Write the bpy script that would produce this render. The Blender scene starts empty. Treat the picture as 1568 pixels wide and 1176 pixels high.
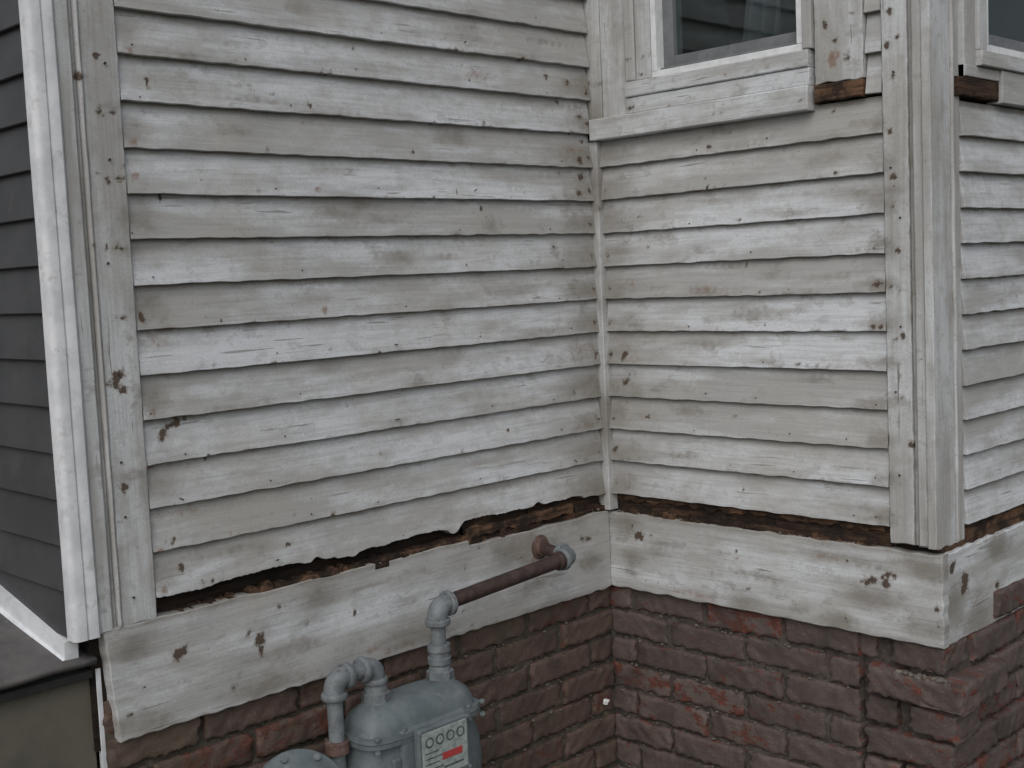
import bpy, math, random, bmesh
import numpy as np
from mathutils import Matrix, Vector
random.seed(7); rng=np.random.default_rng(11)
S=bpy.context.scene
# ------------------------------------------------------------------ helpers
def empty(name):
    o=bpy.data.objects.new(name,None); S.collection.objects.link(o); return o
house=empty('weathered_clapboard_house')
gasm=empty('gas_meter')
bulk=empty('cellar_bulkhead')

class NT:
    def __init__(s,name):
        s.m=bpy.data.materials.new(name); s.m.use_nodes=True
        s.t=s.m.node_tree; s.t.nodes.clear()
        s.out=s.t.nodes.new('ShaderNodeOutputMaterial')
    def put(s,sock,v):
        if v is None: return
        if hasattr(v,'is_linked'): s.t.links.new(v,sock)
        else:
            if isinstance(v,(tuple,list)) and len(v)==3 and sock.type=='RGBA': v=(*v,1)
            sock.default_value=v
    def attr(s,n):
        a=s.t.nodes.new('ShaderNodeAttribute'); a.attribute_name=n
        sp=s.t.nodes.new('ShaderNodeSeparateColor'); s.t.links.new(a.outputs['Color'],sp.inputs[0])
        return sp.outputs
    def pos(s):
        return s.t.nodes.new('ShaderNodeTexCoord').outputs['Object']
    def math(s,op,a,b=0.0,c=0.0,clamp=False):
        n=s.t.nodes.new('ShaderNodeMath'); n.operation=op; n.use_clamp=clamp
        s.put(n.inputs[0],a); s.put(n.inputs[1],b); s.put(n.inputs[2],c); return n.outputs[0]
    def vmap(s,v,scale,off=None):
        n=s.t.nodes.new('ShaderNodeMapping'); s.put(n.inputs['Vector'],v); n.inputs['Scale'].default_value=scale
        if off is not None: s.put(n.inputs['Location'],off)
        return n.outputs[0]
    def noise(s,v,scale=1,detail=4,rough=.55,dist=0):
        n=s.t.nodes.new('ShaderNodeTexNoise'); s.put(n.inputs['Vector'],v)
        n.inputs['Scale'].default_value=scale; n.inputs['Detail'].default_value=detail
        n.inputs['Roughness'].default_value=rough; n.inputs['Distortion'].default_value=dist
        return n.outputs['Fac']
    def ss(s,v,a,b,lo=0.,hi=1.):
        n=s.t.nodes.new('ShaderNodeMapRange'); n.interpolation_type='SMOOTHSTEP'
        s.put(n.inputs['Value'],v); n.inputs['From Min'].default_value=a; n.inputs['From Max'].default_value=b
        n.inputs['To Min'].default_value=lo; n.inputs['To Max'].default_value=hi; return n.outputs[0]
    def mix(s,f,a,b,mode='MIX'):
        n=s.t.nodes.new('ShaderNodeMix'); n.data_type='RGBA'; n.blend_type=mode; n.clamp_factor=True
        s.put(n.inputs[0],f); s.put(n.inputs[6],a); s.put(n.inputs[7],b); return n.outputs[2]
    def bump(s,h,dist,strength=1.0):
        n=s.t.nodes.new('ShaderNodeBump'); n.inputs['Distance'].default_value=dist; n.inputs['Strength'].default_value=strength
        s.put(n.inputs['Height'],h); return n.outputs[0]
    def finish(s,col,rough=.8,normal=None,metal=0,spec=.4):
        b=s.t.nodes.new('ShaderNodeBsdfPrincipled')
        s.put(b.inputs['Base Color'],col); s.put(b.inputs['Roughness'],rough); s.put(b.inputs['Metallic'],metal)
        b.inputs['Specular IOR Level'].default_value=spec
        if normal is not None: s.put(b.inputs['Normal'],normal)
        s.t.links.new(b.outputs[0],s.out.inputs[0]); return s.m
    def comb(s,x,y,z):
        n=s.t.nodes.new('ShaderNodeCombineXYZ'); s.put(n.inputs[0],x); s.put(n.inputs[1],y); s.put(n.inputs[2],z); return n.outputs[0]

def old_paint(name,vertical=False,white=(.59,.62,.66),gray=(.375,.38,.38),peel=.6):
    t=NT(name); P=t.pos(); bd=t.attr('bd'); mk=t.attr('mk')
    off=t.comb(t.math('MULTIPLY',bd[0],31.),t.math('MULTIPLY',bd[0],17.),t.math('MULTIPLY',bd[0],53.))
    ms=(12,12,1.8) if vertical else (1.8,1.8,12)
    big=t.noise(t.vmap(P,ms,off),1,3,.6)
    grain=t.noise(t.vmap(P,(120,120,5) if vertical else (5,5,120),off),1,2,.6)
    fine=t.noise(P,190,1,.7)
    blot=t.noise(t.vmap(P,(13,13,20),off),1,5,.72)
    cloud=t.noise(P,2.6,4,.65)
    f=t.math('ADD',t.math('MULTIPLY',big,.65),t.math('MULTIPLY',blot,.35))
    f=t.math('ADD',f,t.math('MULTIPLY',t.math('SUBTRACT',bd[0],.5),.08))
    col=t.mix(t.ss(f,.41,.60),gray,white)
    col=t.mix(t.ss(cloud,.46,.66,0,.45),col,(.365,.355,.325))
    fl=t.ss(blot,.565,.585)
    col=t.mix(t.math('MULTIPLY',fl,.26),col,(.26,.255,.245))
    col=t.mix(t.ss(grain,.30,.56,.26,0.),col,(.24,.235,.225))
    col=t.mix(t.ss(fine,.35,.65,.14,0),col,(.25,.24,.22))
    n8=t.noise(P,62,4,.75)
    nn=t.math('SUBTRACT',n8,.5)
    sp=t.math('MULTIPLY',t.ss(n8,.66,.70),t.ss(cloud,.44,.58))
    col=t.mix(t.math('MULTIPLY',sp,.5),col,(.15,.14,.13))
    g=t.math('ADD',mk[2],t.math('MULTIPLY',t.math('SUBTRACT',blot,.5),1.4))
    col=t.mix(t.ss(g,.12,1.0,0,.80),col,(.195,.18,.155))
    cr=t.math('MULTIPLY',t.ss(grain,.64,.69),t.ss(big,.50,.60))
    col=t.mix(t.math('MULTIPLY',cr,peel),col,(.15,.14,.125))
    r=t.math('ADD',mk[0],t.math('MULTIPLY',nn,1.4))
    col=t.mix(t.ss(r,.3,.95,0,.65),col,(.21,.12,.08))
    k=t.math('ADD',mk[1],t.math('MULTIPLY',nn,1.8))
    col=t.mix(t.ss(k,.2,.55,0,.55),col,(.21,.195,.17))
    km=t.ss(k,.52,.70)
    col=t.mix(t.math('MULTIPLY',km,.92),col,t.mix(n8,(.03,.024,.020),(.12,.08,.058)))
    h=t.math('ADD',t.math('MULTIPLY',grain,.5),t.math('MULTIPLY',fine,.2))
    h=t.math('ADD',h,t.math('MULTIPLY',blot,.6))
    return t.finish(col,.85,t.bump(h,.0022,.8),spec=.15)

def raw_wood(name,a=(.045,.030,.021),b=(.15,.085,.052)):
    t=NT(name); P=t.pos()
    g=t.noise(t.vmap(P,(7,7,90)),1,4,.65); m=t.noise(P,14,4,.65)
    col=t.mix(t.ss(g,.35,.65),a,b); col=t.mix(t.ss(m,.46,.60,0,.85),col,(.018,.014,.012))
    return t.finish(col,.9,t.bump(g,.003,.8),spec=.2)

def brick_mat(name,pa,red,moss=0):
    t=NT(name); P=t.pos(); bd=t.attr('bd')
    off=t.comb(t.math('MULTIPLY',bd[0],31.),0.,0.)
    n=t.noise(t.vmap(P,(13,13,26),off),1,5,.75); n2=t.noise(P,85,3,.7); n3=t.noise(P,9,3,.6)
    col=t.mix(bd[0],pa,tuple(c*1.45 for c in pa))
    rm=t.ss(t.math('ADD',n,t.math('MULTIPLY',t.math('SUBTRACT',bd[2],.5),.22)),.590,.615)
    em=t.ss(t.math('ADD',bd[1],t.math('MULTIPLY',t.math('SUBTRACT',n,.5),3.2)),.95,1.10,0,.85)
    rm=t.math('MAXIMUM',rm,em)
    col=t.mix(t.math('MULTIPLY',rm,.85),col,t.mix(t.ss(n2,.3,.7),red,tuple(c*.4 for c in red)))
    col=t.mix(t.ss(n2,.55,.75,0,.5),col,(.19,.165,.15))
    col=t.mix(t.ss(n3,.46,.70,0,.65),col,(.050,.041,.037))
    if moss: col=t.mix(t.ss(t.noise(P,5,3,.7),.48,.7,0,moss),col,(.080,.078,.045))
    h=t.math('ADD',t.math('MULTIPLY',n,.6),t.math('MULTIPLY',n2,.6))
    return t.finish(col,t.ss(n2,.3,.7,.55,.9),t.bump(h,.0045,.9),spec=.3)

def simple(name,col,col2=None,scale=20,rough=.6,bumpd=.001,metal=0,spec=.4,spots=None):
    t=NT(name); P=t.pos(); n=t.noise(P,scale,4,.65); n2=t.noise(P,scale*6,2,.6)
    c=t.mix(t.ss(n,.38,.64),col,col2 or tuple(x*.75 for x in col))
    if spots: c=t.mix(t.ss(t.noise(P,scale*1.7,4,.75),.56,.68,0,.85),c,spots)
    return t.finish(c,rough,t.bump(t.math('ADD',n,t.math('MULTIPLY',n2,.5)),bumpd,.7),metal,spec)

M_clap=old_paint('weathered_white_paint')
M_vert=old_paint('weathered_white_paint_vertical',True,(.56,.585,.61),(.37,.37,.365),.8)
M_band=old_paint('weathered_band_paint',False,(.61,.64,.675),(.40,.405,.405),.7)
M_raw=raw_wood('exposed_wood')
M_rawdark=raw_wood('exposed_wood_dark',(.020,.014,.011),(.075,.045,.03))
M_sheath=raw_wood('sheathing',(.008,.007,.006),(.03,.02,.015))
M_trim=simple('white_trim',(.66,.68,.71),(.54,.56,.59),14,.5,.0008,spots=(.46,.47,.48))
M_vinyl=simple('white_vinyl',(.72,.74,.76),(.60,.62,.64),20,.35,.0002)
M_grey=simple('dark_grey_siding',(.052,.053,.057),(.040,.041,.044),7,.55,.0004,spots=(.062,.061,.060))
M_brickR=brick_mat('painted_brick',(.086,.066,.061),(.165,.048,.034))
M_brickL=brick_mat('worn_brick',(.080,.055,.046),(.140,.053,.038),.35)
M_mort=simple('mortar',(.085,.072,.065),(.045,.038,.034),34,.95,.006,spots=(.17,.155,.14))
M_mortL=simple('mortar_mossy',(.078,.068,.054),(.044,.040,.031),34,.95,.006,spots=(.14,.125,.10))
M_meter=simple('meter_paint',(.128,.155,.166),(.095,.118,.128),16,.55,.0012,spots=(.17,.185,.188))
M_pipe=simple('galvanised_paint',(.175,.195,.21),(.12,.135,.145),30,.55,.002,spots=(.095,.085,.078))
M_rust=simple('brown_pipe',(.058,.038,.035),(.034,.024,.023),40,.55,.002,spots=(.12,.060,.042))
M_rusty=simple('rusty_fitting',(.13,.08,.065),(.08,.05,.045),40,.8,.003,spots=(.20,.18,.17))
M_plate=simple('index_plate',(.33,.37,.36),(.20,.25,.25),70,.4,.0005)
M_red=simple('red_label',(.42,.05,.05),(.30,.06,.06),60,.5,.0002)
M_dark=simple('dark_void',(.012,.012,.013),(.02,.02,.02),10,.9)
M_dial=simple('dial_face',(.10,.13,.13),(.05,.07,.07),80,.3,.0002)
M_roof=simple('bulkhead_roof_sheet',(.125,.118,.115),(.080,.077,.077),6,.65,.003,spots=(.165,.155,.145))
M_beige=simple('bulkhead_wall',(.115,.108,.086),(.085,.08,.066),5,.8,.002)
M_sash=simple('sash_grey',(.17,.18,.19),(.13,.14,.15),20,.5)
M_room=simple('room_dark',(.035,.037,.040),(.055,.058,.063),3,.8)
M_nail=simple('nail_rust',(.06,.042,.034),(.03,.024,.02),80,.8)
def glass():
    t=NT('window_glass'); b=t.t.nodes.new('ShaderNodeBsdfTransparent'); b.inputs[0].default_value=(.8,.84,.84,1)
    g=t.t.nodes.new('ShaderNodeBsdfGlossy'); g.inputs['Roughness'].default_value=.03
    g.inputs['Color'].default_value=(.85,.9,.92,1)
    m=t.t.nodes.new('ShaderNodeMixShader'); m.inputs[0].default_value=.07
    t.t.links.new(b.outputs[0],m.inputs[1]); t.t.links.new(g.outputs[0],m.inputs[2]); t.t.links.new(m.outputs[0],t.out.inputs[0]); return t.m
M_glass=glass()
def ground_mat():
    t=NT('ground_soil'); P=t.pos(); a=t.noise(P,1.2,4,.6); b=t.noise(P,25,4,.7)
    c=t.mix(t.ss(a,.45,.6),(.075,.062,.048),(.045,.065,.028)); c=t.mix(t.ss(b,.4,.7,0,.6),c,(.11,.10,.085))
    return t.finish(c,.95,t.bump(b,.03,.8))
M_ground=ground_mat()

# ------------------------------------------------------------------ walls
D=.030; XE=1.065; YF=-1.724
def W_L(s,z,n): return np.stack([n-D,s,z],-1)
def W_R(s,z,n): return np.stack([s,D-n,z],-1)
def W_E(s,z,n): return np.stack([XE+n,s+.016,z],-1)
def W_F(s,z,n): return np.stack([s,YF-n,z],-1)
WL={'L':W_L,'R':W_R,'E':W_E,'F':W_F}

class Acc:
    def __init__(s): s.v=[];s.f=[];s.mk=[];s.bd=[];s.n=0
    def grid(s,P,mk,bd):
        a,b=P.shape[:2]; idx=np.arange(a*b).reshape(a,b)+s.n
        q=np.stack([idx[:-1,:-1],idx[1:,:-1],idx[1:,1:],idx[:-1,1:]],-1)
        keep=np.ones(q.shape[:2],bool); keep[0,0]=keep[0,-1]=keep[-1,0]=keep[-1,-1]=False
        s.f.append(q[keep]); s.v.append(P.reshape(-1,3)); s.mk.append(mk.reshape(-1,4)); s.bd.append(bd.reshape(-1,4)); s.n+=a*b
    def build(s,name,mat,parent,angle=38):
        V=np.concatenate(s.v).astype(np.float32); F=np.concatenate(s.f).astype(np.int32)
        me=bpy.data.meshes.new(name)
        me.vertices.add(len(V)); me.vertices.foreach_set('co',V.ravel())
        me.loops.add(F.size); me.loops.foreach_set('vertex_index',F.ravel())
        me.polygons.add(len(F)); me.polygons.foreach_set('loop_start',np.arange(0,F.size,4,dtype=np.int32))
        me.update(calc_edges=True); me.validate()
        for nm,d in (('mk',s.mk),('bd',s.bd)):
            a=me.attributes.new(nm,'FLOAT_COLOR','POINT'); a.data.foreach_set('color',np.concatenate(d).astype(np.float32).ravel())
        me.shade_smooth(); me.set_sharp_from_angle(angle=math.radians(angle))
        me.materials.append(mat)
        o=bpy.data.objects.new(name,me); S.collection.objects.link(o); o.parent=parent; return o

def wob(a,b,seed,f0=6,f1=60,n=6):
    r=np.random.default_rng(seed); o=0
    for i in range(n):
        fa=r.uniform(f0,f1)*r.choice([-1,1]); fb=r.uniform(f0,f1)
        o=o+np.sin(a*fa+b*fb+r.uniform(0,6.3))/n**.5
    return o
MARKS={'L':[],'R':[],'E':[],'F':[],'bL':[],'bR':[],'bE':[]}
def evalmarks(key,s,z):
    out=np.zeros(s.shape+(4,))
    ws=s+.003*wob(s,z,31,80,300,4); wz=z+.003*wob(s,z,32,80,300,4)
    for (ms,mz,rs,rz,ch,st) in MARKS.get(key,[]):
        if ms+2*rs<s.min() or ms-2*rs>s.max() or mz+2*rz<z.min() or mz-2*rz>z.max(): continue
        v=st*np.exp(-(((ws-ms)/rs)**2+((wz-mz)/rz)**2)*.9)
        out[...,ch]=np.maximum(out[...,ch],v)
    return out
seedc=[100]
def plank(acc,wall,s0,s1,z0,z1,nb,nt=None,nback=0.,ds=.006,dz=.010,bev=.002,wav=.0007,eb=None,et=None,es=0.,mkey=None,grime_shade=None,rand=None,sl=0.):
    if nt is None: nt=nb
    seedc[0]+=1; sd=seedc[0]
    ns=max(3,int((s1-s0)/ds)); nz=max(3,int((z1-z0)/dz))
    sm=np.linspace(s0+bev,s1-bev,ns); tm=np.linspace(bev/(z1-z0),1-bev/(z1-z0),nz)
    Sx=np.concatenate([[s0,s0],sm,[s1,s1]]); T=np.concatenate([[0,0],tm,[1,1]])
    s,t=np.meshgrid(Sx,T,indexing='ij')
    e0=eb(s) if eb is not None else 0*s; e1=et(s) if et is not None else 0*s
    za=z0+e0; zb=z1+e1; z=za+(zb-za)*t
    if es: s=s+es*wob(z,z*0,sd+5000,20,200)*((s<s0+.01)*1.+(s>s1-.01)*1.)
    if sl: s=s+sl*(1-t)*np.clip(1-(s-s0)/.08,0,1)
    n=nb+(nt-nb)*t+wav*wob(s,z,sd,4,45)
    ii=np.arange(len(Sx))[:,None]; jj=np.arange(len(T))[None,:]
    edge=(ii==1)|(ii==len(Sx)-2)|(jj==1)|(jj==len(T)-2)
    n=np.where(edge,n-bev,n)
    back=(ii==0)|(ii==len(Sx)-1)|(jj==0)|(jj==len(T)-1)
    n=np.where(back,nback,n)
    P=WL[wall](s,z,n)
    mk=evalmarks(mkey or wall,s,z)
    if grime_shade is not None: mk[...,2]=np.maximum(mk[...,2],grime_shade(s,z,t))
    r=rng.random() if rand is None else rand
    bd=np.stack([0*s+r,t,0*s+rng.random(),0*s+1],-1)
    acc.grid(P,mk,bd)

# ---- marks located on the real boards (wall metres)
G,Rr,B=1,0,2
def add(k,lst,ch,rs,rz,st):
    for a in lst: MARKS[k].append((a[0],a[1],rs*random.uniform(.6,1.3),rz*random.uniform(.6,1.3),ch,st*random.uniform(.85,1.05)))
add('L',[(-1.598,1.19),(-1.601,1.071),(-1.593,.928),(-1.586,.632),(-1.607,.26),(-1.64,1.144)],G,.017,.010,1.05)
MARKS['L']+= [(-1.60,.785,.045,.003,G,1.0),(-1.575,.778,.02,.004,G,.9),(-1.575,1.075,.018,.005,G,.9),(-1.57,.93,.016,.006,G,.9)]
add('L',[(-1.606,.505),(-1.61,.49),(-1.595,.475)],G,.018,.015,1.1)
add('L',[(-1.479,1.144),(-1.535,.629),(-1.53,.620)],G,.005,.014,1.2)
add('L',[(-1.526,1.01),(-1.527,.937),(-1.039,.916),(-1.04,.618),(-1.527,.418),(-1.533,.294),(-1.052,.106),(-1.52,1.21),(-1.53,.1),(-1.53,.01)],Rr,.010,.010,1.15)
add('L',[(-1.496,.367),(-1.478,.380),(-1.46,.388),(-1.505,.35),(-1.44,.392)],G,.012,.007,1.1)
add('L',[(-1.464,.888),(-.899,1.275),(-.648,1.1),(-1.049,1.122),(-.728,1.021),(-.784,.764),(-1.335,.611),(-.878,.5),(-1.393,.297),(-.885,.236),(-1.052,.1),(-.419,.24),(-.482,.875),(-.196,.762),(-.152,1.037),(-.18,.564),(-.577,.915),(-.155,.504),(-.3,1.3)],G,.007,.006,1.05)
add('L',[(-1.184,.05),(-1.478,.052),(-1.506,.118)],G,.011,.009,1.1)
add('L',[(-.136,.325),(-.10,1.10),(-.06,1.15),(-.05,1.08),(-.07,1.02),(-.16,.985),(-.08,.92),(-.2,1.26),(-.06,.97),(-.11,1.25),(-.15,1.19)],G,.014,.012,.9)
add('L',[(-.15,.54),(-.22,.52),(-.1,.45),(-.3,.5),(-.06,.35),(-.12,1.05),(-.08,.22)],Rr,.09,.014,.6)
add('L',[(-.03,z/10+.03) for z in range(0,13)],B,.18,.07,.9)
add('L',[(-.03,z/10+.03) for z in range(1,13)],G,.012,.016,.8)
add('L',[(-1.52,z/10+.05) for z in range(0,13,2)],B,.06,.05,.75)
add('R',[(.421,1.018),(.472,.914),(.53,.685),(.82,.91),(.914,.513),(.085,.02),(.25,.03),(.605,.745),(.59,.225),(.81,1.07),(.163,.239)],G,.009,.006,1.05)
add('R',[(.127,.837),(.11,.845),(.15,.842)],G,.014,.005,1.0)
add('R',[(.185,.75),(.118,.642),(.10,.65)],Rr,.011,.011,1.1)
add('R',[(.082,.425),(.085,.435),(.091,.355),(.08,.345)],G,.015,.012,1.05)
add('R',[(.12,.42),(.08,.28),(.1,.78)],Rr,.06,.03,.55)
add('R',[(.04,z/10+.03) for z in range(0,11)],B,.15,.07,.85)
add('R',[(.03,z/10+.03) for z in range(0,11)],G,.012,.014,.8)
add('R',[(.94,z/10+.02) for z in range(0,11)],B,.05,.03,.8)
add('R',[(.94,.51),(.93,.62),(.92,.02)],G,.012,.010,1.0)
add('R',[(.98,1.29),(1.0,1.225),(.985,1.13),(.975,1.0),(.98,.885),(1.0,.49),(1.015,.215),(.99,.7),(.97,.61),(1.01,1.34),(.97,1.21)],G,.010,.010,1.05)
add('R',[(.83,1.245),(.80,1.29),(.86,1.20)],G,.011,.009,1.1)
add('R',[(.818,1.197),(.83,1.21)],Rr,.014,.016,1.4)
add('R',[(.15,1.16),(.3,1.15),(.5,1.21),(.7,1.2),(.74,1.15),(.2,1.25),(.16,1.3),(.25,1.235),(.6,1.24)],G,.025,.004,.95)
add('bL',[(-1.505,-.142),(-1.49,-.135),(-1.288,-.165),(-1.287,-.15),(-1.288,-.185)],G,.013,.013,1.15)
add('bL',[(-1.227,-.091),(-1.598,-.193),(-1.367,-.256),(-1.003,-.158),(-.614,-.117),(-1.63,-.25)],G,.009,.008,1.0)
add('bL',[(-.126,-.124),(-.11,-.13),(-.34,-.11),(-.32,-.13)],G,.018,.014,.95)
add('bL',[(-.905,-.285),(-.87,-.28),(-.83,-.285),(-.95,-.27),(-.75,-.285),(-.6,-.285),(-.35,-.15),(-.3,-.17)],Rr,.035,.013,.75)
add('bL',[(-1.62,-.27),(-1.62,-.1),(-1.60,-.29),(-1.3,-.28),(-1.1,-.1),(-.4,-.1),(-.1,-.2),(-.8,-.27)],B,.12,.05,.9)
add('bR',[(.111,-.132),(.12,-.125),(.935,-.141),(.94,-.155),(.90,-.15),(.885,-.160),(.955,-.13)],G,.018,.010,1.1)
add('bR',[(.182,-.264),(.253,-.046),(.827,-.11),(.513,-.234),(.39,-.204),(.823,-.266),(1.07,-.12),(1.08,-.2),(1.06,-.27),(1.085,-.24)],G,.008,.007,1.05)
add('bR',[(.06,-.1),(.09,-.2),(1.06,-.1),(1.06,-.25),(.9,-.2),(.8,-.28),(.5,-.28)],B,.09,.05,.9)
add('bE',[(.10,-.17),(.11,-.15),(.04,-.1),(.3,-.2)],G,.02,.022,1.15)
add('bE',[(.05,-.2),(.2,-.27),(.3,-.1)],B,.09,.06,.9)
for k,(a,b,c,d),n in (('L',(-1.54,-.02,.0,1.9),34),('R',(.03,.95,0,1.1),18),('E',(.02,1.4,0,1.9),24),('L',(-1.63,-1.55,0,1.9),10),('R',(.96,1.06,-.03,1.9),10),('bL',(-1.66,-.03,-.3,-.06),14),('bR',(.03,1.08,-.3,-.06),11)):
    for i in range(n):
        MARKS[k].append((random.uniform(a,b),random.uniform(c,d),random.uniform(.003,.014),random.uniform(.0025,.006),G if random.random()<.8 else Rr,random.uniform(.55,.9)))
for k,(a,b,c,d),n in (('L',(-1.54,-.02,.0,1.5),75),('R',(.03,.95,0,1.1),48),('bL',(-1.66,-.03,-.3,-.06),22),('bR',(.03,1.08,-.3,-.06),20)):
    for i in range(n):
        MARKS[k].append((random.uniform(a,b),random.uniform(c,d),random.uniform(.03,.16),random.uniform(.006,.028),B if random.random()<.9 else Rr,random.uniform(.4,.75)))
for k,a,b in (('L',-1.54,-.03),('R',.03,.95)):
    for row in range(0,18):
        for i in range(4):
            MARKS[k].append((random.uniform(a,b),row*.1+random.uniform(0,.008),random.uniform(.006,.05),random.uniform(.003,.005),random.choice([G,B,B,Rr]),random.uniform(.6,.9)))

def lap_shade_grime(s,z,t):  # paints the lap shadow into each board's top, plus faint dirt at its bottom
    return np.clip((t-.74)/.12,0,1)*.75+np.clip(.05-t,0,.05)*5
def jag(seed,amp,f0=8,f1=120):
    return lambda s: amp*wob(s,0*s,seed,f0,f1,7)
def clap_rows(acc,wall,s0,s1,k0,k1,zoff=0.,e=.1,splits={},topz=None,bot=None):
    for k in range(k0,k1):
        cuts=[s0]+sorted(splits.get(k,[]))+[s1]
        rr=rng.random()
        for a,b in zip(cuts[:-1],cuts[1:]):
            z0=zoff+k*e+rng.uniform(-.0012,.0012); z1=z0+e+.012
            nb=.031+rng.uniform(-.0015,.003); nt=.0115
            if topz and z1>topz: nt=nb+(nt-nb)*(topz-z0)/(z1-z0); z1=topz
            ebf=jag(400+k*7+int(a*100),.0009,4,90)
            if bot and k==k0: ebf=bot
            plank(acc,wall,a+.0004,b-.0004,z0,z1,nb,nt,.003,ds=.005,dz=.009,bev=.0012,wav=.0007,eb=ebf,grime_shade=lap_shade_grime,rand=rr)
A=Acc()
def botL(s):
    r=.0014*wob(s,0*s,77,15,90,8)+.0007*wob(s,0*s,79,150,400,5)
    st=lambda a,b,h,w=.003: h*(1/(1+np.exp(-np.clip((s-a)/w,-30,30)))-1/(1+np.exp(-np.clip((s-b)/w,-30,30))))
    r=r+st(-1.40,-1.33,.004)+st(-1.33,-1.15,.008,.008)+st(-1.12,-1.10,.012,.004)+st(-1.05,-.985,-.009)+st(-.86,-.70,.006,.012)+st(-.665,-.635,-.012)+st(-.62,-.12,.011)+st(-.60,-.50,.006,.01)+st(-.33,-.30,.008)
    return r-.003
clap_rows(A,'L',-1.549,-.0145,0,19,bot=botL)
A.build('left_clapboards',M_clap,house)
A=Acc()
def botR(s): return .0012*wob(s,0*s,78,15,120,8)-.004
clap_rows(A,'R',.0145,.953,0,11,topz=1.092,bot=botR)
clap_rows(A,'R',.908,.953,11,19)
A.build('right_clapboards',M_clap,house)
A=Acc()
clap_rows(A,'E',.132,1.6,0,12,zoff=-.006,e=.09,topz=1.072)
A.build('side_clapboards',M_clap,house)
A=Acc()
vg=lambda s,z,t: .3+0*s
plank(A,'L',-1.634,-1.551,-.046,2.0,.032,es=.0006,eb=jag(5,.002),ds=.004,rand=.45,grime_shade=lambda s,z,t:np.clip((.02-t)*20,0,.5))
plank(A,'L',-1.645,-1.6352,-.048,2.,.037,ds=.003,bev=.004,grime_shade=vg)
plank(A,'L',-1.655,-1.6455,-.049,2.,.026,ds=.003,bev=.002,grime_shade=lambda s,z,t:.6+0*s)
plank(A,'L',-1.6875,-1.6555,-.052,2.,.034,ds=.004,bev=.004,grime_shade=vg)
def stick(acc,x0,x1,y0,y1,z0,z1,nz=200,seed=1):
    zz=np.linspace(z0,z1,nz); w=.0007*wob(zz,0*zz,seed,10,120)
    b=.003
    ring=[(x0,y1),(x0,y0),(x1-b,y0),(x1,y0+b),(x1,y1)]
    R2=[ring[0]]+ring+[ring[-1]]
    P=np.zeros((len(R2),nz,3))
    for i,(x,y) in enumerate(R2):
        P[i,:,0]=x+w*(x>x0); P[i,:,1]=y-w*(y<y1); P[i,:,2]=zz
    mk=np.zeros(P.shape[:2]+(4,)); mk[...,2]=.35+.35*wob(zz,0*zz,seed+9,3,20)[None,:]
    mk[...,1]=np.clip(wob(zz,0*zz,seed+12,8,50)-1.1,0,1)[None,:]*1.3
    bd=np.zeros(P.shape[:2]+(4,)); bd[...,0]=.6
    acc.grid(P,mk,bd)
stick(A,-.029,.015,-.014,.029,-.055,1.076)
stick(A,-.029,.0395,-.010,.029,1.142,2.0,seed=3)
plank(A,'R',.9555,1.022,-.042,2.0,.032,es=.0008,ds=.004,eb=jag(8,.002),grime_shade=lambda s,z,t:np.clip((.02-t)*20,0,.5))
plank(A,'R',1.0235,1.034,-.043,2.0,.026,ds=.003,bev=.002,grime_shade=lambda s,z,t:.7+0*s)
plank(A,'R',1.035,1.0635,-.044,2.0,.037,ds=.003,bev=.005,grime_shade=vg)
plank(A,'E',-.026,.078,-.046,2.0,.021,ds=.004,es=.0006,nback=-.0,eb=jag(9,.002))
plank(A,'E',.0795,.092,-.046,2.0,.027,ds=.003,bev=.004,grime_shade=vg)
plank(A,'E',.0935,.130,-.046,2.0,.020,ds=.004,grime_shade=vg)
A.build('corner_boards',M_vert,house)
A=Acc()
plank(A,'L',-1.680,-.0022,-.303,-.046,.032,mkey='bL',ds=.005,bev=.003,wav=.0012,nback=-.03,eb=jag(21,.0016),et=lambda s:.002*wob(s,0*s,22,5,70)-.014*(s>-.6),grime_shade=lambda s,z,t:np.clip((t-.9)*8,0,.7)+np.clip((.1-t)*6,0,.5),es=.001,sl=.022)
plank(A,'R',-.0295,1.096,-.299,-.062,.031,mkey='bR',ds=.005,bev=.003,wav=.0012,nback=.0,eb=jag(23,.0016),et=jag(24,.002),grime_shade=lambda s,z,t:np.clip((t-.9)*8,0,.7)+np.clip((.1-t)*6,0,.5),es=.0016)
plank(A,'E',.0155,1.6,-.299,-.062,.029,mkey='bE',ds=.006,bev=.003,wav=.0012,nback=-.03,eb=jag(25,.0016),et=jag(26,.002),es=.001)
A.build('band_boards',M_band,house)
A=Acc(); AD=Acc()
for s0,s1,h,n in ((-1.50,-1.38,-.044,.008),(-1.28,-.98,-.042,.012),(-.97,-.62,-.036,.012)):
    plank(AD,'L',s0,s1,-.075,h,n,nback=-.01,et=jag(int(900+s0*10),.006,10,120),ds=.004)
for s0,s1,h,n in ((-.60,-.35,.006,.012),(-.34,-.02,.006,.010)):
    plank(AD,'L',s0,s1,-.075,h,n,nback=-.01,et=jag(int(900+s0*10),.005,10,90),ds=.004)
plank(A,'L',-.60,-.16,-.042,-.014,.027,nback=.0,et=jag(933,.003,10,120),eb=jag(934,.004,10,160),ds=.004)
plank(A,'L',-.84,-.66,-.048,-.035,.026,nback=.0,et=jag(935,.004,10,160),ds=.004)
plank(AD,'R',-.02,.95,-.08,.01,.005,nback=-.01,ds=.005)
for s0,s1,z0,z1,n in ((.05,.30,-.075,-.040,.020),(.33,.62,-.075,-.048,.018),(.60,.95,-.075,-.030,.014)):
    plank(AD,'R',s0,s1,z0,z1,n,nback=-.005,et=jag(int(950+s0*100),.006,10,120),ds=.004)
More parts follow.
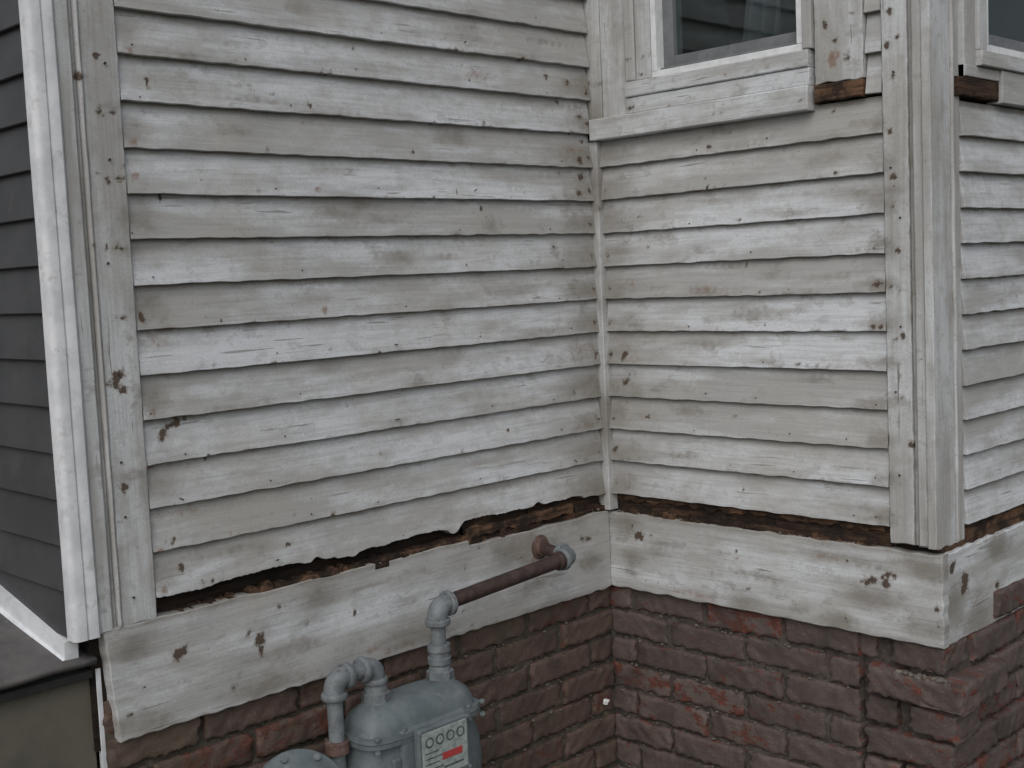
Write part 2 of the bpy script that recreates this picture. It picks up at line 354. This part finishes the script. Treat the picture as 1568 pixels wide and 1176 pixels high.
plank(A,'R',.05,.93,-.024,-.008,.012,nback=-.0,eb=jag(941,.005,10,120),ds=.004)
plank(A,'E',.01,1.6,-.075,-.002,.016,nback=-.01,et=jag(977,.002,10,90))
plank(A,'R',.766,.905,1.094,1.139,.038,nback=0,eb=jag(978,.003,10,90))
plank(AD,'E',.10,.33,1.082,1.128,.034,nback=0,eb=jag(979,.002,10,90))
for i in range(70):
    s=random.uniform(-1.5,-.05); l=random.uniform(.01,.09)
    plank(AD if random.random()<.65 else A,'L',s,s+l,-.062,-.062+random.uniform(.012,.028)*(1.3 if s>-.6 else 1),random.uniform(.006,.031),nback=-.005,et=jag(random.randint(1,9999),.005,30,300),bev=.001,ds=.0025)
for i in range(34):
    s=random.uniform(.03,.9); l=random.uniform(.01,.06)
    plank(AD if random.random()<.6 else A,'R',s,s+l,-.072,-.072+random.uniform(.010,.030),random.uniform(.006,.031),nback=-.005,et=jag(random.randint(1,9999),.005,40,400),bev=.001,ds=.0025)
A.build('exposed_wood_splinters',M_raw,house); AD.build('rotted_wood_splinters',M_rawdark,house)

def mesh_obj(name,verts,faces,mat,parent,smooth=False,bevel=0,seg=2):
    me=bpy.data.meshes.new(name); me.from_pydata([tuple(v) for v in verts],[],faces); me.update()
    o=bpy.data.objects.new(name,me); S.collection.objects.link(o); o.parent=parent
    if mat: me.materials.append(mat)
    if smooth: me.shade_smooth(); me.set_sharp_from_angle(angle=math.radians(40))
    if bevel:
        b=o.modifiers.new('bevel','BEVEL'); b.width=bevel; b.segments=seg; b.limit_method='ANGLE'
    return o
def box(name,p0,p1,mat,parent,bevel=.0015,seg=2):
    x0,y0,z0=p0; x1,y1,z1=p1
    v=[(x0,y0,z0),(x1,y0,z0),(x1,y1,z0),(x0,y1,z0),(x0,y0,z1),(x1,y0,z1),(x1,y1,z1),(x0,y1,z1)]
    f=[(0,3,2,1),(4,5,6,7),(0,1,5,4),(1,2,6,5),(2,3,7,6),(3,0,4,7)]
    return mesh_obj(name,v,f,mat,parent,False,bevel,seg)
def wbox(name,wall,s0,s1,z0,z1,n0,n1,mat,parent=house,bevel=.0015):
    a=WL[wall](np.array(s0),np.array(z0),np.array(n0)); b=WL[wall](np.array(s1),np.array(z1),np.array(n1))
    return box(name,np.minimum(a,b),np.maximum(a,b),mat,parent,bevel)
wbox('left_sheathing','L',-1.70,.03,-.32,2.0,-.05,-.002,M_sheath,bevel=0)
wbox('right_sheathing','R',-.03,.236,-.31,2.0,-.05,-.002,M_sheath,bevel=0)
wbox('right_sheathing_pier','R',.736,1.06,-.31,2.0,-.05,-.002,M_sheath,bevel=0)
wbox('right_sheathing_apron','R',.236,.736,-.31,1.22,-.05,-.002,M_sheath,bevel=0)
wbox('side_sheathing','E',.07,.24,-.31,2.0,-.05,-.002,M_sheath,bevel=0)
wbox('side_sheathing_apron','E',.24,1.6,-.31,1.19,-.05,-.002,M_sheath,bevel=0)
# windows
A=Acc(); AV=Acc()
plank(AV,'R',.0405,.138,1.142,2.0,.036,ds=.004,es=.0005)
plank(AV,'R',.1395,.176,1.236,2.0,.046,ds=.004,bev=.004,grime_shade=vg)
plank(AV,'R',.1775,.233,1.236,2.0,.040,ds=.004)
plank(AV,'R',.737,.7645,1.236,2.0,.044,ds=.003,bev=.003,grime_shade=vg)
plank(AV,'R',.768,.905,1.142,2.0,.034,ds=.004,es=.0008,eb=jag(61,.002),grime_shade=vg)
plank(A,'R',.1395,.757,1.190,1.2335,.052,bev=.003,ds=.005,grime_shade=vg)
plank(A,'R',.1395,.757,1.143,1.1885,.046,ds=.005,grime_shade=vg)
plank(A,'R',.0005,.758,1.078,1.1415,.058,bev=.003,ds=.005,es=.0006)
plank(AV,'E',.131,.195,1.13,2.0,.034,ds=.004)
plank(AV,'E',.1965,.243,1.20,2.0,.042,ds=.004)
plank(A,'E',.1965,1.3,1.16,1.1985,.050,ds=.006)
plank(A,'E',.331,1.3,1.075,1.1585,.042,ds=.006)
plank(A,'E',.131,.33,1.130,1.1585,.036,ds=.006)
A.build('window_sills',M_band,house); AV.build('window_casings',M_vert,house)
def window(wall,a,b,z0,z1,pre):
    wbox(pre+'_frame_bottom',wall,a,b,z0,z0+.018,-.04,.038,M_vinyl)
    wbox(pre+'_frame_left',wall,a,a+.018,z0+.0185,z1,-.04,.038,M_vinyl)
    wbox(pre+'_frame_right',wall,b-.018,b,z0+.0185,z1,-.04,.038,M_vinyl)
    wbox(pre+'_track_bottom',wall,a+.0185,b-.0185,z0+.0185,z0+.027,-.04,.020,M_sash)
    wbox(pre+'_sash_left',wall,a+.0185,a+.055,z0+.0275,z1,-.04,.004,M_sash)
    wbox(pre+'_sash_bottom',wall,a+.0555,b-.019,z0+.0275,z0+.058,-.04,.004,M_sash)
    wbox(pre+'_sash_right',wall,b-.030,b-.0186,z0+.0585,z1,-.04,.004,M_sash)
    wbox(pre+'_glass',wall,a+.0556,b-.0305,z0+.0585,z1,-.016,-.012,M_glass,bevel=0)
    wbox(pre+'_room_back',wall,a-.1,b+.1,z0-.2,z1+.05,-.50,-.49,M_room,bevel=0)
    wbox(pre+'_room_floor',wall,a-.1,b+.1,z0-.21,z0-.2,-.49,-.051,M_room,bevel=0)
    wbox(pre+'_room_ceiling',wall,a-.1,b+.1,z1+.001,z1+.04,-.49,.04,M_room,bevel=0)
    wbox(pre+'_room_side_1',wall,a-.11,a-.1,z0-.2,z1,-.49,-.051,M_room,bevel=0)
    wbox(pre+'_room_side_2',wall,b+.1,b+.11,z0-.2,z1,-.49,-.051,M_room,bevel=0)
window('R',.2345,.7355,1.235,2.0,'window')
window('E',.2445,1.2,1.20,2.0,'side_window')
cv=[];cf=[]
for i in range(60):
    u=i/59
    for j in range(6):
        w=j/5; cv.append((.40+.22*u+.10*w,.19+.018*math.sin(u*30+w*1.5),1.24+.78*w))
for i in range(59):
    for j in range(5): cf.append((6*i+j,6*i+6+j,6*i+7+j,6*i+1+j))
mesh_obj('window_curtain',cv,cf,simple('curtain',(.16,.17,.19),(.09,.10,.11),4,.9),house,True)

def extr(name,prof,z0,z1,mat,parent,nz=60,amp=.0004):
    v=[];f=[];m=len(prof)
    for k in range(nz+1):
        z=z0+(z1-z0)*k/nz
        for i,(x,y) in enumerate(prof):
            v.append((x+amp*math.sin(z*7+i*.4),y+amp*math.sin(z*11+i*.3),z))
    for k in range(nz):
        for i in range(m-1): f.append((k*m+i,k*m+i+1,(k+1)*m+i+1,(k+1)*m+i))
    return mesh_obj(name,v,f,mat,parent,True)
dy=.0095
extr('metal_corner_trim',[(-.032,-1.756+dy),(.0,-1.759+dy),(.008,-1.755+dy),(.012,-1.747+dy),(.012,-1.731+dy),(.008,-1.727+dy),(.011,-1.723+dy),(.011,-1.704+dy),(.005,-1.6985+dy),(-.03,-1.698+dy)],-.055,2.0,M_trim,house,80)
A=Acc()
for k in range(0,20):
    plank(A,'F',-1.6,-.034,-.052+k*.1,-.052+k*.1+.107,.022,.007,-.01,ds=.03,dz=.02,bev=.002,wav=.0003)
A.build('dark_grey_siding',M_grey,house)
SL=.19
def roofz(x): return -.116-SL*(x+.012)
fv=[];ff=[]
for x in (-.033,-1.6):
    z=roofz(x); fv+=[(x,YF-.030,z+.052),(x,YF-.031,z+.016),(x,YF-.050,z+.003),(x,YF-.050,z-.002),(x,YF+.0,z-.002),(x,YF+.0,z+.053)]
for i in range(5): ff.append((i,i+1,i+7,i+6))
ff+=[(5,0,6,11),(0,5,4,3,2,1)]
mesh_obj('flashing_strip',fv,ff,M_trim,house)
n=60; v=[];f=[]
for i in range(n+1):
    for j in range(30):
        x=-.012-1.6*(j/29)**1.4; y=-3.6+(1.906)*i/n
        z=roofz(x)+.0015*math.sin(y*17+x*9)+.001*math.sin(y*41)-.003
        v.append((x,y,z))
for i in range(n):
    for j in range(29): f.append((i*30+j,(i+1)*30+j,(i+1)*30+j+1,i*30+j+1))
o=mesh_obj('roof_sheet',v,f,M_roof,bulk,True); sm=o.modifiers.new('s','SOLIDIFY'); sm.thickness=.014; sm.offset=1
box('eave_board',(-.07,-3.6,-.150),(-.022,-1.70,-.133),M_dark,bulk)
box('bulkhead_wall',(-.5,-3.6,-1.0),(-.044,-1.695,-.151),M_beige,bulk,.003)
box('broken_flashing',(-.043,-1.690,-.62),(-.030,-1.678,-.135),M_trim,bulk)
box('broken_flashing_lip',(-.04,-1.677,-.36),(-.024,-1.660,-.325),M_trim,bulk)

# ------------------------------------------------------------------ bricks
def brick(acc,wall,s0,s1,z0,z1,n,nback=-.06,rough=1.,tilt=0.):
    seedc[0]+=1; sd=seedc[0]
    ns=max(8,int((s1-s0)/.008)); nz=12
    u=np.concatenate([[0],np.linspace(0,1,ns),[1]]); t=np.concatenate([[0],np.linspace(0,1,nz),[1]])
    U,T=np.meshgrid(u,t,indexing='ij')
    s=s0+(s1-s0)*U; z=z0+(z1-z0)*T
    ew=.0032*wob(s,z,sd+7,60,260)
    du=np.minimum(s-s0,s1-s)+np.clip(ew,-.004,.004); dz=np.minimum(z-z0,z1-z)+np.clip(ew,-.004,.004)
    r=.007
    cu=np.clip(1-du/r,0,1.5); cz=np.clip(1-dz/r,0,1.5)
    drop=(cu**2+cz**2)*.0045
    nn=n-drop+.0013*rough*wob(s,z,sd,20,160)
    z=z+.0020*wob(s,z*0,sd+1,8,80)+tilt*(U-.5); s=s+.0028*wob(z,z*0,sd+2,20,160)
    ii=np.arange(U.shape[0])[:,None]; jj=np.arange(U.shape[1])[None,:]
    back=(ii==0)|(ii==U.shape[0]-1)|(jj==0)|(jj==U.shape[1]-1)
    nn=np.where(back,nback,nn)
    P=WL[wall](s,z,nn)
    bd=np.zeros(U.shape+(4,)); bd[...,0]=rng.random(); bd[...,1]=np.clip(np.maximum(cu,cz),0,1); bd[...,2]=rng.random()
    acc.grid(P,np.zeros(U.shape+(4,)),bd)
CH=.085; BL=.272; Z0=-.213
def courses(acc,wall,s0,s1,nbase,phase=0):
    for c in range(0,10):
        zt=Z0-CH*c; z0=zt-CH+.012
        s=s0-BL*(.5 if (c+phase)%2 else 0)-.03
        while s<s1:
            g=rng.uniform(.009,.018)
            a=max(s,s0); b=min(s+BL-g,s1)
            if b-a>.03:
                dz=rng.uniform(-.003,.003)
                brick(acc,wall,a,b,z0+dz,zt+dz+rng.uniform(-.003,.001),nbase+rng.uniform(-.006,.004),tilt=rng.uniform(-.003,.003))
            s+=BL
A=Acc(); courses(A,'R',-.032,.845,.012,phase=0)
for c in range(10):
    zt=Z0-CH*c; z0=zt-CH+.012
    if c==0: L=[(.85,1.09,.014,0)]
    elif c==1: L=[(.80,.89,-.006,.006),(.945,1.085,.016,-.004)]
    elif c==2: L=[(.885,1.147,.040,-.006)]
    elif c==3: L=[(.86,.95,.006,.006),(.995,1.122,.024,-.003)]
    elif c==4: L=[(.865,1.108,.016,.003)]
    elif c%2: L=[(.86,.96,.014,0),(.975,1.106,.014,0)]
    else: L=[(.86,1.106,.014,0)]
    for a,b,nn,tl in L: brick(A,'R',a,b,z0,zt-.003,nn,tilt=tl,rough=1.6)
A.build('right_brick_foundation',M_brickR,house,60)
A=Acc(); courses(A,'L',-1.68,.017,.012,phase=1); A.build('left_brick_foundation',M_brickL,house,60)
A=Acc()
for c in range(10):
    zt=Z0-CH*c; z0=zt-CH+.012
    off={0:.026,1:.024,2:.084,3:.059,4:.045}.get(c,.043)
    s=.002 if c!=2 else -.022
    first=True
    while s<1.5:
        l=(BL if (c%2==0 or not first) else BL*.5)-.012
        brick(A,'E',s,s+l,z0,zt-.002,off if first else .040+rng.uniform(-.004,.004),nback=-.03,tilt=rng.uniform(-.003,.003)); s+=l+.012; first=False
A.build('side_brick_foundation',M_brickR,house,60)
def mortar(name,wall,s0,s1,n,mat,z0=-1.02,z1=-.26):
    A=Acc(); plank(A,wall,s0,s1,z0,z1,n,nback=-.08,ds=.010,dz=.010,wav=.0034,bev=.002); A.build(name,mat,house,80)
mortar('right_mortar','R',-.02,.845,.000,M_mort); mortar('right_mortar_eroded','R',.846,1.05,-.022,M_mort); mortar('left_mortar','L',-1.68,.03,.000,M_mortL); mortar('side_mortar','E',.02,1.6,.020,M_mort)
def blob(bm,c,r):
    ret=bmesh.ops.create_icosphere(bm,subdivisions=2,radius=r,matrix=Matrix.Translation(c)@Matrix.Diagonal((1,random.uniform(.6,1.2),random.uniform(.4,.8),1)))
    for v in ret['verts']:
        v.co+=Vector((random.uniform(-1,1),random.uniform(-1,1),random.uniform(-1,1)))*r*.18
bm=bmesh.new()
for i in range(34): blob(bm,(random.uniform(.95,1.13),random.uniform(-.005,.02),Z0-2*CH+random.uniform(-.008,.001)),random.uniform(.003,.010))
for i in range(40): blob(bm,(random.uniform(-.03,-.003),random.uniform(-1.4,-.03),-.050),random.uniform(.002,.006))
for i in range(26): blob(bm,(random.uniform(.03,.9),random.uniform(.004,.025),-.060),random.uniform(.002,.006))
for c in range(2,9):
    for i in range(16): blob(bm,(random.uniform(.0,.84),random.uniform(.018,.026),Z0-CH*c+random.uniform(-.002,.008)),random.uniform(.002,.006))
    for i in range(14): blob(bm,(random.uniform(-.026,-.018),random.uniform(-1.2,-.02),Z0-CH*c+random.uniform(-.002,.008)),random.uniform(.002,.006))
me=bpy.data.meshes.new('mortar_debris'); bm.to_mesh(me); bm.free(); me.materials.append(simple('debris',(.17,.15,.135),(.09,.078,.07),60,.9,.002)); o=bpy.data.objects.new('mortar_debris',me); S.collection.objects.link(o); o.parent=house
bm=bmesh.new(); blob(bm,(-.012,-.035,-.665),.012); blob(bm,(-.012,-.040,-.672),.009)
me=bpy.data.meshes.new('paint_flake'); bm.to_mesh(me); bm.free(); me.materials.append(M_vinyl); o=bpy.data.objects.new('paint_flake',me); S.collection.objects.link(o); o.parent=house

bm=bmesh.new()
def nail(p,axis,l,r=.0018):
    q=Vector(axis).to_track_quat('Z','Y').to_matrix().to_4x4()
    bmesh.ops.create_cone(bm,cap_ends=True,segments=8,radius1=r*.55,radius2=r,depth=l,matrix=Matrix.Translation(Vector(p)+Vector(axis)*l*.3)@q)
for row in range(0,18):
    for i in range(5):
        y=-1.50+i*.33+random.uniform(-.07,.07)
        if random.random()<.6: nail((-.002,y,row*.1+random.uniform(.010,.024)),(1,random.uniform(-.3,.3),random.uniform(-.3,.3)),random.uniform(.003,.006) if random.random()<.85 else .016)
    if row<11:
        for i in range(4):
            x=.06+i*.28+random.uniform(-.07,.07)
            if random.random()<.55: nail((x,.002,row*.1+random.uniform(.010,.024)),(random.uniform(-.3,.3),-1,0),.005)
for z in (-.02,.15,.35,.55,.75,.95,1.15,1.3):
    nail((.001,-1.60+random.uniform(-.02,.02),z+random.uniform(-.05,.05)),(1,0,.2),.008,.0028); nail((.99+random.uniform(-.02,.02),-.001,z+random.uniform(-.05,.05)),(0,-1,.1),.006,.0028)
me=bpy.data.meshes.new('nails'); bm.to_mesh(me); bm.free(); me.materials.append(M_nail); o=bpy.data.objects.new('nails',me); S.collection.objects.link(o); o.parent=house

# ------------------------------------------------------------------ gas meter & piping
def tube(name,pts,r,mat,parent=gasm):
    cu=bpy.data.curves.new(name,'CURVE'); cu.dimensions='3D'; cu.bevel_depth=r; cu.bevel_resolution=6; cu.use_fill_caps=True
    sp=cu.splines.new('POLY'); sp.points.add(len(pts)-1)
    for q,p in zip(sp.points,pts): q.co=(*p,1)
    sp.use_smooth=True
    cu.materials.append(mat); o=bpy.data.objects.new(name,cu); S.collection.objects.link(o); o.parent=parent
    return o
def lathe(name,p,axis,prof,mat,parent=gasm,seg=32,sharp=35):
    q=Vector(axis).normalized().to_track_quat('Z','Y'); v=[];f=[]
    for h,r in prof:
        for i in range(seg):
            a=2*math.pi*i/seg; v.append(Vector(p)+q@Vector((r*math.cos(a),r*math.sin(a),h)))
    m=len(prof)
    for k in range(m-1):
        for i in range(seg): f.append((k*seg+i,k*seg+(i+1)%seg,(k+1)*seg+(i+1)%seg,(k+1)*seg+i))
    f.append(tuple(range(seg))[::-1]); f.append(tuple(range((m-1)*seg,m*seg)))
    me=bpy.data.meshes.new(name); me.from_pydata([tuple(x) for x in v],[],f); me.update(); me.materials.append(mat)
    me.shade_smooth(); me.set_sharp_from_angle(angle=math.radians(sharp))
    o=bpy.data.objects.new(name,me); S.collection.objects.link(o); o.parent=parent; return o
def elbow(name,c,d1,d2,r,mat,leg=.040):
    c=Vector(c); d1=Vector(d1).normalized(); d2=Vector(d2).normalized()
    a=c+d1*leg*.75; b=c+d2*leg*.75; pts=[c+d1*leg,a]
    for i in range(1,10):
        t=i/10; pts.append((1-t)**2*a+2*t*(1-t)*c+t*t*b)
    pts+=[b,c+d2*leg]
    tube(name,pts,r,mat)
    for i,d in enumerate((d1,d2)):
        lathe(name+'_collar_%d'%(i+1),c+d*(leg-.012),d,[(0,r*.9),(.001,r*1.16),(.004,r*1.24),(.014,r*1.24),(.017,r*1.16),(.018,r*.8)],mat)
def hexnut(name,p,axis,r,h,mat): lathe(name,p,axis,[(0,r*.85),(.003,r),(h-.003,r),(h,r*.85)],mat,seg=8,sharp=20)
PX=.125
zc=-.128; YP=-.318
lathe('wall_flange',(.001,YP,-.116),(1,0,0),[(0,.036),(.004,.036),(.007,.026),(.02,.024)],M_rusty)
tube('wall_nipple',[(-.01,YP,-.116),(PX-.03,YP,-.127)],.018,M_rust)
elbow('wall_elbow',(PX,YP,zc),(-1,0,.05),(0,-1,-.055),.026,M_pipe,.038)
tube('brown_pipe',[(PX,YP-.03,zc-.002),(PX,-.80,zc-.030)],.0205,M_rust)
lathe('brown_pipe_coupling',(PX,YP-.037,zc-.003),(0,-1,-.06),[(0,.02),(.001,.027),(.02,.027),(.024,.021)],M_rust)
elbow('drop_elbow',(PX,-.832,zc-.034),(0,1,.06),(0,0,-1),.027,M_pipe,.042)
tube('drop_nipple',[(PX,-.832,zc-.06),(PX,-.832,-.36)],.0195,M_pipe)
lathe('drop_union',(PX,-.832,-.258),(0,0,-1),[(0,.022),(.002,.030),(.018,.031),(.020,.027),(.034,.027),(.036,.031),(.052,.030),(.055,.022)],M_pipe)
hexnut('inlet_nut',(PX,-.832,-.352),(0,0,1),.036,.026,M_pipe)
lathe('inlet_swivel',(PX,-.832,-.328),(0,0,1),[(0,.030),(.012,.027),(.016,.022)],M_pipe)
hexnut('outlet_nut',(PX,-1.045,-.352),(0,0,1),.036,.026,M_pipe)
lathe('outlet_swivel',(PX,-1.045,-.328),(0,0,1),[(0,.030),(.02,.027),(.026,.022)],M_pipe)
tube('outlet_riser',[(PX,-1.045,-.34),(PX,-1.045,-.28)],.0195,M_pipe)
elbow('outlet_elbow',(PX,-1.045,-.262),(0,0,-1),(0,-1,-.03),.026,M_pipe,.040)
elbow('return_elbow',(PX,-1.170,-.266),(0,1,.03),(0,0,-1),.026,M_pipe,.042)
tube('return_nipple',[(PX,-1.09,-.264),(PX,-1.13,-.265)],.0205,M_pipe)
tube('return_pipe',[(PX,-1.170,-.29),(PX,-1.170,-.55)],.0195,M_pipe)
lathe('return_coupling',(PX,-1.170,-.415),(0,0,-1),[(0,.021),(.003,.029),(.03,.030),(.033,.022)],M_rusty)
rc=Vector((.17,-1.312,-.515)); ra=Vector((.86,-.10,.42)).normalized()
lathe('regulator_case',rc-ra*.035,ra,[(-.02,.03),(0,.065),(.018,.095),(.026,.124),(.034,.126),(.0345,.119),(.0355,.119),(.036,.126),(.044,.124),(.050,.098),(.062,.078),(.072,.05),(.076,.03),(.10,.028),(.104,.020)],M_meter,seg=48)
qa=ra.to_track_quat('Z','Y')
for i in range(8):
    a=i*math.pi/4+.2; p=rc-ra*.035+qa@Vector((.110*math.cos(a),.110*math.sin(a),.044)); hexnut('regulator_bolt_%d'%(i+1),p,ra,.009,.012,M_pipe)
tube('regulator_inlet',[(PX,-1.17,-.53),(PX,-1.20,-.56),(PX+.01,-1.26,-.56)],.024,M_pipe)
tube('service_riser',[(PX,-1.30,-.56),(PX,-1.30,-1.02)],.018,M_pipe)
def loft(name,cx,cy,secs,mat,seg=64):
    v=[];f=[]
    for z,hx,hy,e in secs:
        for i in range(seg):
            a=2*math.pi*i/seg; c=math.cos(a); s=math.sin(a)
            v.append((cx+hx*math.copysign(abs(c)**(2/e),c),cy+hy*math.copysign(abs(s)**(2/e),s),z))
    for k in range(len(secs)-1):
        for i in range(seg): f.append((k*seg+i,(k+1)*seg+i,(k+1)*seg+(i+1)%seg,k*seg+(i+1)%seg))
    f.append(tuple(range(seg))); f.append(tuple(range((len(secs)-1)*seg,len(secs)*seg))[::-1])
    return mesh_obj(name,v,f,mat,gasm,True)
MY=-.948
loft('meter_top_casting',PX+.01,MY,[(-.349,.035,.105,2.6),(-.352,.046,.135,2.8),(-.360,.058,.152,3.0),(-.374,.072,.168,3.4),(-.392,.080,.176,3.8),(-.412,.084,.180,4),(-.413,.094,.190,4.2),(-.424,.096,.192,4.2),(-.4245,.092,.188,4)],M_meter)
loft('meter_body',PX+.01,MY,[(-.4255,.092,.188,4),(-.426,.096,.192,4.2),(-.437,.095,.192,4.2),(-.440,.084,.180,4),(-.465,.086,.184,3.4),(-.50,.094,.198,3.0),(-.56,.098,.205,2.8),(-.64,.096,.200,2.8),(-.70,.085,.18,3),(-.73,.05,.13,3)],M_meter)
for i,sy in enumerate((-.832,-1.045)): lathe('port_boss_%d'%(i+1),(PX,sy,-.395),(0,0,1),[(0,.056),(.022,.048),(.036,.041),(.046,.036)],M_meter)
for i,yy in enumerate((-.172,-.09,.125,.172)):
    hexnut('flange_bolt_%d'%(i+1),(PX+.094,MY+yy,-.412),(0,0,1),.008,.009,M_meter)
    hexnut('flange_nut_%d'%(i+1),(PX+.094,MY+yy,-.446),(0,0,1),.008,.009,M_meter)
def pbox(name,x0,x1,y0,y1,z0,z1,mat,b): box(name,(PX+x0,MY+y0,z0),(PX+x1,MY+y1,z1),mat,gasm,b,4)
pbox('index_mount',.07,.104,-.105,.115,-.580,-.405,M_meter,.014)
pbox('index_mount_ear',.085,.100,-.130,-.1055,-.52,-.47,M_meter,.005)
pbox('index_box',.105,.126,-.072,.095,-.552,-.410,M_meter,.006)
pbox('index_plate',.1255,.1285,-.062,.085,-.540,-.420,M_plate,.001)
for i in range(4):
    lathe('dial_%d'%(i+1),(PX+.1284,MY-.040+i*.034,-.446),(1,0,0),[(0,.0135),(.0012,.0135),(.0014,.011)],M_dial,seg=24)
    lathe('dial_centre_%d'%(i+1),(PX+.1296,MY-.040+i*.034,-.446),(1,0,0),[(0,.009),(.0006,.009)],M_plate,seg=20)
for i in range(4): pbox('index_text_%d'%(i+1),.1284,.1290,-.054,-.010+.012*(i%2),-.474-i*.014,-.471-i*.014,M_dial,0)
pbox('red_label',.1284,.1294,.0,.066,-.502,-.484,M_red,0)
pbox('index_text_5',.1284,.1290,.005,.07,-.524,-.519,M_dial,0)
k=0
for y_ in (-.067,.090):
    for z_ in (-.416,-.546): k+=1; hexnut('index_screw_%d'%k,(PX+.125,MY+y_,z_),(1,0,0),.006,.005,M_pipe)

mesh_obj('ground',[(-80,-80,-1.0),(80,-80,-1.0),(80,80,-1.0),(-80,80,-1.0)],[(0,1,2,3)],M_ground,None)

# ------------------------------------------------------------------ light
w=bpy.data.worlds.new('World'); S.world=w; w.use_nodes=True; nt=w.node_tree
sky=nt.nodes.new('ShaderNodeTexSky'); sky.sky_type='NISHITA'; sky.sun_disc=False
sd=Vector((.42,-.66,.72)).normalized()
sky.sun_elevation=math.asin(sd.z); sky.sun_rotation=math.atan2(sd.x,sd.y); sky.dust_density=4; sky.air_density=1.2
hs=nt.nodes.new('ShaderNodeHueSaturation'); hs.inputs['Saturation'].default_value=.38
bg=nt.nodes['Background']; nt.links.new(sky.outputs[0],hs.inputs['Color']); nt.links.new(hs.outputs[0],bg.inputs[0]); bg.inputs[1].default_value=.118
sl=bpy.data.lights.new('sun','SUN'); sl.energy=.5; sl.angle=math.radians(75); sl.color=(1,.99,.97)
so=bpy.data.objects.new('sun',sl); S.collection.objects.link(so); so.rotation_euler=(-sd).to_track_quat('-Z','Y').to_euler()
# ------------------------------------------------------------------ camera
yaw,pitch,roll=.79428,-.08739,-.04464
f=Vector((-math.sin(yaw)*math.cos(pitch),math.cos(yaw)*math.cos(pitch),math.sin(pitch)))
r0=f.cross(Vector((0,0,1))).normalized(); u0=r0.cross(f)
r=math.cos(roll)*r0+math.sin(roll)*u0; u=-math.sin(roll)*r0+math.cos(roll)*u0
cd=bpy.data.cameras.new('camera'); cd.sensor_width=36; cd.lens=36*1892.727/1568; cd.clip_start=.05; cd.clip_end=400
co=bpy.data.objects.new('camera',cd); S.collection.objects.link(co)
co.matrix_world=Matrix(((r.x,u.x,-f.x,2.51974),(r.y,u.y,-f.y,-2.87602),(r.z,u.z,-f.z,.68386),(0,0,0,1))); S.camera=co
S.view_settings.view_transform='Standard'; S.view_settings.look='None'; S.view_settings.exposure=0
